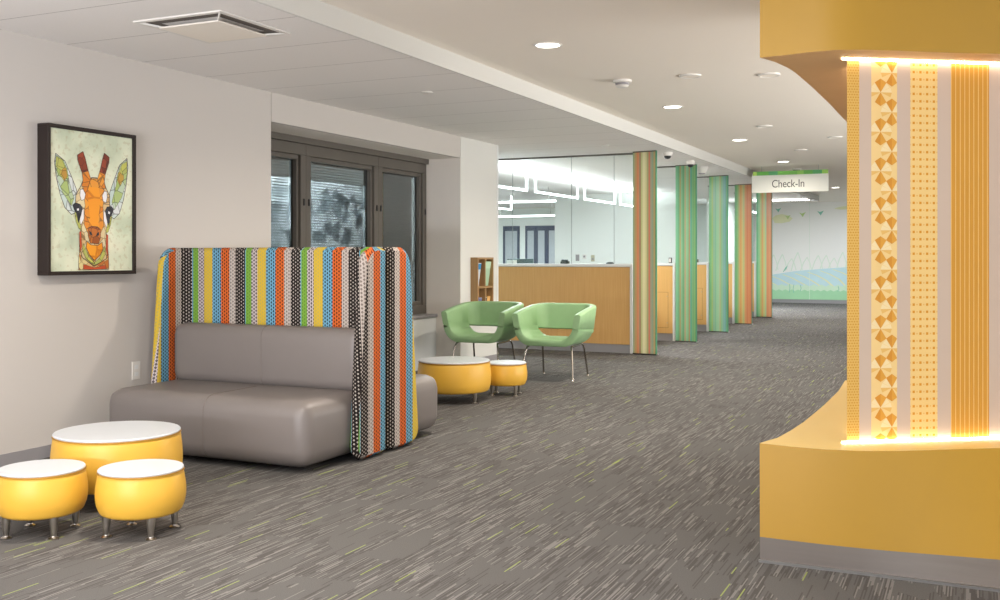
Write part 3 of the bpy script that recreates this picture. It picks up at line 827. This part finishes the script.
# navy windows at the far end of the office
for k, (x0, x1) in enumerate(((-12.38, -11.87), (-11.68, -11.35), (-11.35, -11.02), (-11.02, -10.69))):
    g = bmesh.new(); y = MY-.05
    for q in ((x0, x1, .3, .42), (x0, x1, 1.92, 2.06), (x0, x0+.06, .42, 1.92), (x1-.06, x1, .42, 1.92)): box(q[0], q[1], y, MY-.001, q[2], q[3], g)
    o = struct('window_%d' % (k+13), g, M['navy'])
    struct('shade', box(x0+.06, x1-.06, y+.02, y+.03, .42, 1.92), M['shade'], o)

# ------------------------------------------------------------------ hanging sign
SY = 15.9; sx0, sx1 = -3.125, -1.995
sg = thing('hanging_sign', 'white hanging sign reading Check-In with a green band on top', 'sign', ((sx0+sx1)/2, SY, 2.155))
hw = (sx1-sx0)/2
obj('board', box(-hw, hw, -.02, .02, 0, .265, bev=.003, seg=1), M['sign'], sg)
obj('green_band', box(-hw+.015, hw-.005, -.014, .026, .265, .325), M['sign_green'], sg)
fc = bpy.data.curves.new('lettering', 'FONT'); fc.body = 'Check-In'; fc.size = .168; fc.align_x = 'CENTER'; fc.extrude = .001; fc.space_character = .97
fo = bpy.data.objects.new('lettering', fc); C.objects.link(fo)
bpy.context.view_layer.update()
me = bpy.data.meshes.new_from_object(fo.evaluated_get(bpy.context.evaluated_depsgraph_get()))
bpy.data.objects.remove(fo); me.materials.clear(); me.materials.append(M['ink'])
lo = link('lettering', me, sg); lo.scale = (.82, 1, 1); lo.location = (-.02, -.0215, .075); lo.rotation_euler = (PI/2, 0, 0)
for s in (-.42, .42): obj('cable', tube([(s, 0, .325), (s, 0, HIGH-2.155)], .003, 6), M['metal_strip'], sg)

# ------------------------------------------------------------------ ceiling devices
DL = ['nearest', 'second', 'third', 'fourth', 'fifth', 'sixth']
def downlight(x, y, label):
    t_ = thing('downlight', label, 'downlight', (x, y, HIGH), group='recessed downlights')
    obj('trim_ring', lathe([(.082, 0), (.095, 0), (.095, -.004), (.088, -.008), (.078, -.004), (.078, 0)], 36), M['dev'], t_, smooth=30)
    obj('diffuser', lathe([(0, -.003), (.078, -.003), (.078, -.0005), (0, -.0005)], 36), M['lamp'], t_)
    return t_
for k, y in enumerate((6.19, 9.22, 12.17, 15.2, 18.25, 21.3)):
    downlight(-2.54, y, DL[k] + ' lit round downlight in the row along the corridor ceiling')
SPK = [(-1.98, 7.69), (-1.425, 7.9), (-2.03, 10.99), (-2.05, 13.63), (-1.475, 12.33), (-1.6, 18.5)]
SL = ['flat unlit round plate nearest the camera, left of two on the upper ceiling', 'flat unlit round plate nearest the yellow column on the upper ceiling', 'flat round ceiling plate beyond the smoke detector, second in its row', 'wide flat round ceiling plate close before the hanging sign', 'flat round ceiling plate against the yellow canopy edge', 'flat round ceiling plate far beyond the hanging sign']
for (x, y), l in zip(SPK, SL):
    t_ = thing('ceiling_plate', l, 'ceiling plate', (x, y, HIGH), group='round ceiling plates')
    obj('rim', lathe([(.065, 0), (.085, 0), (.083, -.01), (.068, -.013), (.065, -.008)], 32), M['dev'], t_, smooth=40)
    obj('cover', lathe([(0, -.010), (.066, -.010), (.066, 0)], 32), M['ceil'], t_)
for (x, y), l in zip(((-2.52, 7.68), (-2.55, 16.5)), ('white smoke detector on the ceiling between the first two downlights', 'white smoke detector on the ceiling just above the hanging sign')):
    t_ = thing('smoke_detector', l, 'smoke detector', (x, y, HIGH), group='smoke detectors')
    obj('base', lathe([(0, 0), (.075, 0), (.075, -.018), (.06, -.022), (0, -.022)], 32), M['dev'], t_, smooth=40)
    obj('chamber', lathe([(.055, -.022), (.052, -.04), (.045, -.046), (0, -.048)], 32), M['base'], t_, smooth=40)
    obj('cap', lathe([(.05, -.038), (.054, -.042), (.04, -.056), (0, -.058)], 32), M['dev'], t_, smooth=40)
for (x, y), l in zip(((-3.827, 6.88), (-3.81, 10.99)), ('small round sprinkler cover on the tiled ceiling over the sofas', 'small round sprinkler cover on the tiled ceiling over the counter')):
    t_ = thing('sprinkler_cover', l, 'sprinkler', (x, y, LOW+.004), group='sprinkler covers')
    obj('plate', lathe([(0, -.012), (.04, -.012), (.045, -.008), (.045, 0)], 28), M['dev'], t_, smooth=40); obj('stem', lathe([(0, -.008), (.03, -.008), (.03, 0)], 20), M['base'], t_)
for (x, y), l in zip(((-3.38, 12.05), (-3.42, 13.3)), ('dome camera on the ceiling right of the nearest striped fin', 'dome camera on the ceiling above the second striped fin')):
    t_ = thing('dome_camera', l, 'camera', (x, y, LOW+.004), group='dome cameras')
    obj('housing', lathe([(0, 0), (.06, 0), (.06, -.03), (.05, -.05), (0, -.05)], 28), M['dev'], t_, smooth=40)
    obj('dome', lathe([(.042, -.05), (.04, -.066), (.028, -.082), (0, -.09)], 28), M['black'], t_, smooth='all')
t_ = thing('ceiling_speaker', 'white flared ceiling speaker between the second and third fins', 'speaker', (-3.5, 14.25, LOW))
obj('neck', lathe([(0, 0), (.10, 0), (.09, -.02), (.05, -.09), (0, -.09)], 32), M['dev'], t_, smooth=40); obj('grille', lathe([(.05, -.09), (.04, -.098), (0, -.10)], 24), M['base'], t_)
# air diffuser
vt = thing('air_vent', 'square white air diffuser with dark slots in the tiled ceiling', 'vent', (-3.815, 4.44, LOW))
h = .298; fr = bmesh.new()
for q in ((-h, h, -h, -h+.03), (-h, h, h-.03, h), (-h, -h+.03, -h+.03, h-.03), (h-.03, h, -h+.03, h-.03)): box(*q, -.008, 0, fr)
obj('frame', fr, M['dev'], vt)
cn = bmesh.new(); a, bb = h-.03, h-.10
o4 = [cn.verts.new((sx*a, sy*a, -.004)) for sx, sy in ((-1, -1), (1, -1), (1, 1), (-1, 1))]; i4 = [cn.verts.new((sx*bb*.98, sy*bb*.98, -.0015)) for sx, sy in ((-1, -1), (1, -1), (1, 1), (-1, 1))]
for k in range(4): cn.faces.new((o4[k], o4[(k+1)%4], i4[(k+1)%4], i4[k]))
obj('throat', cn, plain_cache('vent_slot', '5a534d'), vt)
obj('plaque', box(-bb-.005, bb+.005, -bb-.005, bb+.005, -.03, -.02, bev=.003, seg=1), M['ceil'], vt)
br = bmesh.new()
for sx, sy in ((-1, -1), (1, -1), (1, 1), (-1, 1)): tube([(sx*(bb-.01), sy*(bb-.01), -.022), (sx*(a+.01), sy*(a+.01), -.004)], .006, 6, br)
obj('bracket', br, M['dev'], vt)
# ceiling luminaire far down the corridor
t_ = thing('ceiling_panel_light', 'flat rectangular ceiling light near the mural wall', 'light', (-3.9, 23.0, LOW))
obj('frame', box(-.62, .62, -.32, .32, -.012, 0), M['dev'], t_); obj('diffuser', box(-.58, .58, -.28, .28, -.016, -.012), M['lamp'], t_)

# ------------------------------------------------------------------ mural
mu = thing('wall_mural', 'pale meadow mural with birds and water on the far wall', 'mural', (-4.76, MY, 0))
mm = {'g1': plain('mural_green', '9ed0a6', .8, var=.08, scale=3), 'g2': plain('mural_pale_green', 'c3ddc4', .8, var=.06, scale=3), 'bl': plain('mural_blue', 'b9d6dc', .8, var=.08, scale=3),
      'ye': plain('mural_yellow', 'dfe0a8', .8), 're': plain('mural_reed', 'd2e0d2', .8), 'te': plain('mural_teal', '7fbfa9', .8), 'yg': plain('mural_yellow_green', 'b5cf8a', .8), 'cl': plain('mural_cloud', 'dcdfb8', .8, var=.05), 'sky': plain('mural_sky', 'e4e5e1', .85, var=.02, scale=1)}
LYR = [0]
def mpt(cx, cy, y):   # mural drawing units: 202 units per metre across, 195 per metre up
    return ((cx-60)/202, y, 1.17-(190+cy/5-257)*.0256)
def mpoly(bm, pts):
    LYR[0] += 1; y = -.003-LYR[0]*.0004
    vs = [bm.verts.new(mpt(a, c, y)) for a, c in pts]
    es = [bm.edges.new((vs[i], vs[(i+1) % len(vs)])) for i in range(len(vs))]
    bmesh.ops.triangle_fill(bm, edges=es, use_beauty=True)
def part(name, mat, *polys):
    bm = bmesh.new()
    for p in polys: mpoly(bm, p)
    return obj(name, bm, mm[mat], mu)
def stroke(pts, w):
    L = [(x-w, y) for x, y in pts]; Rr = [(x+w, y) for x, y in pts]
    return L + Rr[::-1]
XL, XR = -120, 900
part('sky_field', 'sky', [(XL, 48), (XR, 48), (XR, 546), (XL, 546)])
rd = []
random.seed(3)
for k in range(-2, 18):
    x0 = 150+k*42+random.uniform(-9, 9); hgt = random.uniform(60, 100)
    rd.append(stroke([(x0-26, 405), (x0-10, 405-hgt*.6), (x0+8, 405-hgt)], 3)); rd.append(stroke([(x0+8, 405-hgt), (x0+22, 405-hgt*.55), (x0+30, 400)], 2.5))
part('reeds', 're', *rd)
part('water', 'bl', [(XL, 432), (60, 424), (180, 405), (320, 393), (440, 384), (600, 372), (XR, 365), (XR, 485), (XL, 485)])
yl = []
for k in range(-2, 14):
    x0 = 60+k*62; yt = 428-(x0-60)*.11
    yl.append(stroke([(x0-5, yt+2), (x0+40, yt+18), (x0+85, yt+42), (x0+120, 480)], 5.0))
part('water_line', 'ye', *yl)
part('pale_grass', 'g2', [(XL, 468)] + [(x, 474+(6 if i % 2 else -3)) for i, x in enumerate(range(-90, 890, 20))] + [(XR, 468), (XR, 512), (XL, 512)])
part('grass', 'g1', [(XL, 498)] + [(x, 500+(4 if i % 2 else -3)) for i, x in enumerate(range(-95, 890, 16))] + [(XR, 498), (XR, 546), (XL, 546)])
part('cloud', 'cl', [(62, 140), (80, 126), (110, 120), (140, 126), (166, 142), (150, 158), (110, 166), (75, 164)])
part('cloud', 'cl', [(370, 98), (395, 90), (430, 86), (470, 92), (450, 102), (400, 103)])
def bird(mat, x, y, s): return part('bird', mat, [(x-1.6*s, y-s*.8), (x-.2*s, y-.3*s), (x+1.8*s, y-s*1.0), (x+.8*s, y+.4*s), (x+.2*s, y+1.5*s), (x-.5*s, y+.4*s)])
bird('te', 92, 98, 9); bird('yg', 140, 134, 9); bird('yg', 214, 122, 10); bird('te', 303, 116, 10)
part('wading_bird', 'te', [(118, 408), (128, 388), (142, 378), (134, 394), (124, 404), (120, 412)], stroke([(150, 470), (152, 490), (149, 512)], 1.6), stroke([(172, 472), (168, 495), (172, 514)], 1.6), stroke([(205, 474), (208, 490), (204, 505)], 1.6), stroke([(390, 478), (394, 492), (388, 504)], 1.6))
part('panel_joint', 're', stroke([(250, 48), (250, 546)], 1))

# ------------------------------------------------------------------ yellow column with bench and canopy
BT, UB = .45, 1.94
top_front = [(-.757, 4.0), (-.639, 3.978), (-.52, 3.972), (-.389, 3.996), (-.254, 4.058), (-.087, 4.169), (.083, 4.281), (.30, 4.41), (.60, 4.53), (1.0, 4.6), (1.45, 4.62)]
left_side = [(-.745, 4.05), (-.715, 4.15), (-.695, 4.35), (-.68, 4.6), (-.668, 5.13), (-.668, 5.735), (-.69, 6.25)]
cl = thing('yellow_column', 'yellow column with curved bench and canopy and striped wallpaper on the right', 'column', (0, 0, 0))
n = len(top_front)
bot_front = [(-.75+(1.45+.75)*((p[0]+.757)/(1.45+.757)), 3.968) for p in top_front]
back = [(1.45, 6.25)]
topP = top_front + back + left_side[::-1]
botP = bot_front + back + [(-.75+.0*i, 4.0+(p[1]-4.0)) for i, p in enumerate(left_side)][::-1]
def loft(pa, za, pb, zb, captop=True, capbot=True):
    bm = bmesh.new(); a = [bm.verts.new((*p, za)) for p in pa]; c = [bm.verts.new((*p, zb)) for p in pb]; m = len(a)
    for k in range(m): bm.faces.new((a[k], a[(k+1)%m], c[(k+1)%m], c[k]))
    fs = []
    if capbot: fs.append(bm.faces.new(a[::-1]))
    if captop: fs.append(bm.faces.new(c))
    return bm, fs
kz = .095
midP = [(b_[0]+(t__[0]-b_[0])*kz/BT, b_[1]+(t__[1]-b_[1])*kz/BT) for b_, t__ in zip(botP, topP)]
bm, fs = loft(midP, kz, topP, BT)
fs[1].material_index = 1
obj('bench', bm, [M['yel_paint'], M['yel_top_lit']], cl, smooth=35)
bm, _ = loft(botP, 0, midP, kz); obj('kick_base', bm, M['kick'], cl, smooth=35)
st = bmesh.new()
off = [(x-.004 if i == 0 else x, y-.006) for i, (x, y) in enumerate(bot_front)]
a = [(x, y) for x, y in off] + [(x, y+.01) for x, y in bot_front][::-1]
prism(a, 0, .010, st); obj('metal_strip', st, M['metal_strip'], cl)
up_front = [(-.755, 3.993), (-.652, 3.984), (-.557, 3.966), (-.467, 3.966), (-.383, 4.002), (-.256, 4.083), (-.088, 4.203), (.084, 4.305), (.30, 4.42), (.60, 4.54), (1.0, 4.6), (1.45, 4.62)]
up_left = [(-.74, 4.04), (-.718, 4.109), (-.694, 4.25), (-.683, 4.378), (-.672, 4.784), (-.666, 5.372), (-.667, 6.13)]
upP = up_front + back + up_left[::-1]
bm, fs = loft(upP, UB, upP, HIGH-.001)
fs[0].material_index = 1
obj('canopy', bm, [M['yel_paint'], plain('canopy_underside_lit', 'd8ae78', .6)], cl, smooth=35)  # underside in a lighter tan, with the LED glow painted in
# wallpaper wall: stripes as real strips along the wall's plan curve
wall = [(-.452, 4.15), (.088, 4.512), (.45, 4.70), (.9, 4.80), (1.4, 4.83)]
cum = [0]
for p, q in zip(wall, wall[1:]): cum.append(cum[-1]+math.dist(p, q))
def wat(s):
    for i in range(len(cum)-1):
        if s <= cum[i+1]+1e-9: break
    k = (s-cum[i])/(cum[i+1]-cum[i]); a, c = wall[i], wall[i+1]
    return (a[0]+(c[0]-a[0])*k, a[1]+(c[1]-a[1])*k)
core = [wat(s) for s in [cum[-1]*i/20 for i in range(21)]] + [(1.4, 6.2), (-.45, 6.2)]
core = [(x+.003*0, y+.002) for x, y in core]
bm, _ = loft(core, BT+.0005, core, UB-.0005); obj('core', bm, M['paper'], cl)
bounds = [(0, .051, 'honey'), (.051, .101, 'paper'), (.101, .209, 'tri_base'), (.209, .265, 'paper'), (.265, .380, 'squares'), (.380, .437, 'paper'), (.437, .602, 'lines'), (.602, .70, 'paper'), (.70, .80, 'tri_base'), (.80, .86, 'paper'), (.86, .98, 'squares'), (.98, 1.04, 'paper'), (1.04, 1.2, 'lines'), (1.2, 1.26, 'paper'), (1.26, 1.4, 'honey'), (1.4, cum[-1], 'paper')]
nm = Vector((.362, -.54)).normalized()
def wp(s, z, d): x, y = wat(s); return (x+nm.x*d, y+nm.y*d, z)
for (s0, s1, key) in bounds:
    bm = bmesh.new(); uv = bm.loops.layers.uv.new('UVMap')
    ss = [s0+(s1-s0)*i/4 for i in range(5)]
    for p, q in zip(ss, ss[1:]):
        f = bm.faces.new([bm.verts.new(wp(a, z, .0004)) for a, z in ((p, BT+.001), (q, BT+.001), (q, UB-.001), (p, UB-.001))])
        for lp, (a, z) in zip(f.loops, ((p, BT), (q, BT), (q, UB), (p, UB))): lp[uv].uv = (a-s0, z)
    mats = [M[key]]
    if key == 'tri_base':
        mats = [M['tri_base'], M['tri_mid'], M['tri_lite'], M['tri_dark'], M['tri_dark2']]
        w = s1-s0; P = .1535; lay = [0]
        def tp(pts, mi):
            lay[0] += 1; d = .0006+.00002*(lay[0] % 12)
            pp = [(min(max(a, 0), w), z) for a, z in pts]
            pp = [(a, min(max(z, BT+.001), UB-.001)) for a, z in pp]
            try:
                f = bm.faces.new([bm.verts.new(wp(s0+a, z, d)) for a, z in pp]); f.material_index = mi
            except ValueError: pass
        k = -1
        for k in range(-1, 12):
            for cxx, ph in ((.36*w, 0), (.80*w, .5)):
                cz = BT-.02 + (k+ph)*P
                if cz < BT-.06 or cz > UB+.06: continue
                for sg_ in (-1, 1):
                    dx = .225*w
                    tp([(cxx, cz), (cxx-dx, cz+sg_*.25*P), (cxx, cz+sg_*.35*P)], 3); tp([(cxx, cz), (cxx+dx, cz+sg_*.25*P), (cxx, cz+sg_*.35*P)], 4)
                    tp([(cxx, cz), (cxx+sg_*.38*w, cz-.12*P), (cxx+sg_*.44*w, cz)], 1); tp([(cxx, cz), (cxx+sg_*.38*w, cz+.12*P), (cxx+sg_*.44*w, cz)], 2)
                    tp([(cxx, cz), (cxx+sg_*dx, cz+.23*P), (cxx+sg_*.36*w, cz+.13*P)], 2)
    obj('wallpaper_stripe', bm, mats, cl)
# led strips at the foot and head of the wallpaper
for z0, z1 in ((BT+.001, BT+.007), (UB-.007, UB-.001)):
    bm = bmesh.new(); pts = [cum[-1]*i/24 for i in range(25)]
    pts = [max(p, .0) for p in pts]
    A_ = [wp(s, 0, .002)[:2] for s in pts]; B_ = [wp(s, 0, .014)[:2] for s in pts]
    A_[0] = (A_[0][0]-.02, A_[0][1]-.013); B_[0] = (B_[0][0]-.02, B_[0][1]-.013)
    for i in range(24):
        q = [A_[i], A_[i+1], B_[i+1], B_[i]]
        prism([q[0], q[3], q[2], q[1]], z0, z1, bm)
    obj('led_strip', bm, M['led'], cl)

for z0, z1 in ((BT+.001, BT+.007), (UB-.007, UB-.001)):
    obj('led_strip', box(-.466, -.454, 4.36, 6.15, z0, z1), M['led'], cl)
# ------------------------------------------------------------------ lights
def area(name, loc, size, power, col='fff4e6', rot=(0, 0, 0), shape='RECTANGLE', sy=None, spread=180):
    l = bpy.data.lights.new(name, 'AREA'); l.shape = shape; l.size = size
    if sy: l.size_y = sy
    l.energy = power; l.color = lin(col)[:3]; l.spread = math.radians(spread)
    o = bpy.data.objects.new(name, l); C.objects.link(o); o.location = loc; o.rotation_euler = rot; return o
for y in (3.2, 6.19, 9.22, 12.17, 15.2, 18.25, 21.3):
    area('downlight_lamp', (-2.54, y, HIGH-.012), .14, 12 if 15 < y < 16 else 42, 'fff3e4', shape='DISK', spread=155)
# room troffers behind and beside the camera
for x, y in ((-2.4, .6), (-1.2, -.6), (-2.4, -1.6)):
    area('troffer_lamp', (x, y, HIGH-.02), 1.1, 38, 'fdf6f0', sy=.55)
# added ceiling fill: unseen low lamps behind the camera and on the right hand side
area('ceiling_fill', (-3.2, -.7, .9), 1.6, 120, 'f8f8ff', rot=(PI-.45, 0, 0), sy=.4)
area('ceiling_fill', (-1.7, -1.0, .9), 1.6, 170, 'fcfaff', rot=(PI-.5, 0, 0), sy=.4)
area('office_uplight', (-5.93, 15.6, 2.17), .04, 130, 'f6faff', rot=(PI, 0, 0), sy=7)
area('side_ceiling_fill', (2.6, 9.5, .9), .6, 420, 'fffaf4', rot=(PI, math.radians(-25), 0), sy=8)
# office lighting
for x, y in ((-5.93, 13.0), (-5.93, 16.0), (-9, 15), (-9, 21), (-6.5, 22), (-11, 24), (-4.5, 23)):
    area('office_lamp', (x, y, LOW-.02), 1.1, 150, 'f6faff', sy=.3)
# wall washer over the mural
area('mural_lamp', (-1.4, 25.2, HIGH-.02), 1.2, 48, 'f4f7ff', sy=.3)
# daylight-grey glow on the facade outside
area('outside_lamp', (-5.75, 8.2, 2.3), .3, 320, 'eef3f8', rot=(0, math.radians(35), 0), sy=3.6)

w = bpy.data.worlds.new('World'); bpy.context.scene.world = w; w.use_nodes = True
bg = w.node_tree.nodes['Background']; bg.inputs[0].default_value = lin('e9ecf2'); bg.inputs[1].default_value = 2.0

# ------------------------------------------------------------------ camera
cd = bpy.data.cameras.new('camera'); cam = bpy.data.objects.new('camera', cd); C.objects.link(cam)
cam.location = (0, 0, 1.17); cam.rotation_euler = (PI/2, 0, math.radians(25))
cd.sensor_width = 36; cd.lens = 1.02*36; cd.shift_y = -.043; cd.clip_start = .05; cd.clip_end = 100
bpy.context.scene.camera = cam
vs = bpy.context.scene.view_settings
vs.view_transform = 'Standard'; vs.look = 'None'; vs.exposure = .15; vs.gamma = 1
bpy.context.scene.cycles.use_denoising = True
bpy.context.scene.cycles.max_bounces = 10
bpy.context.scene.cycles.diffuse_bounces = 5
bpy.context.scene.cycles.transparent_max_bounces = 16
bpy.context.scene.cycles.sample_clamp_indirect = 6
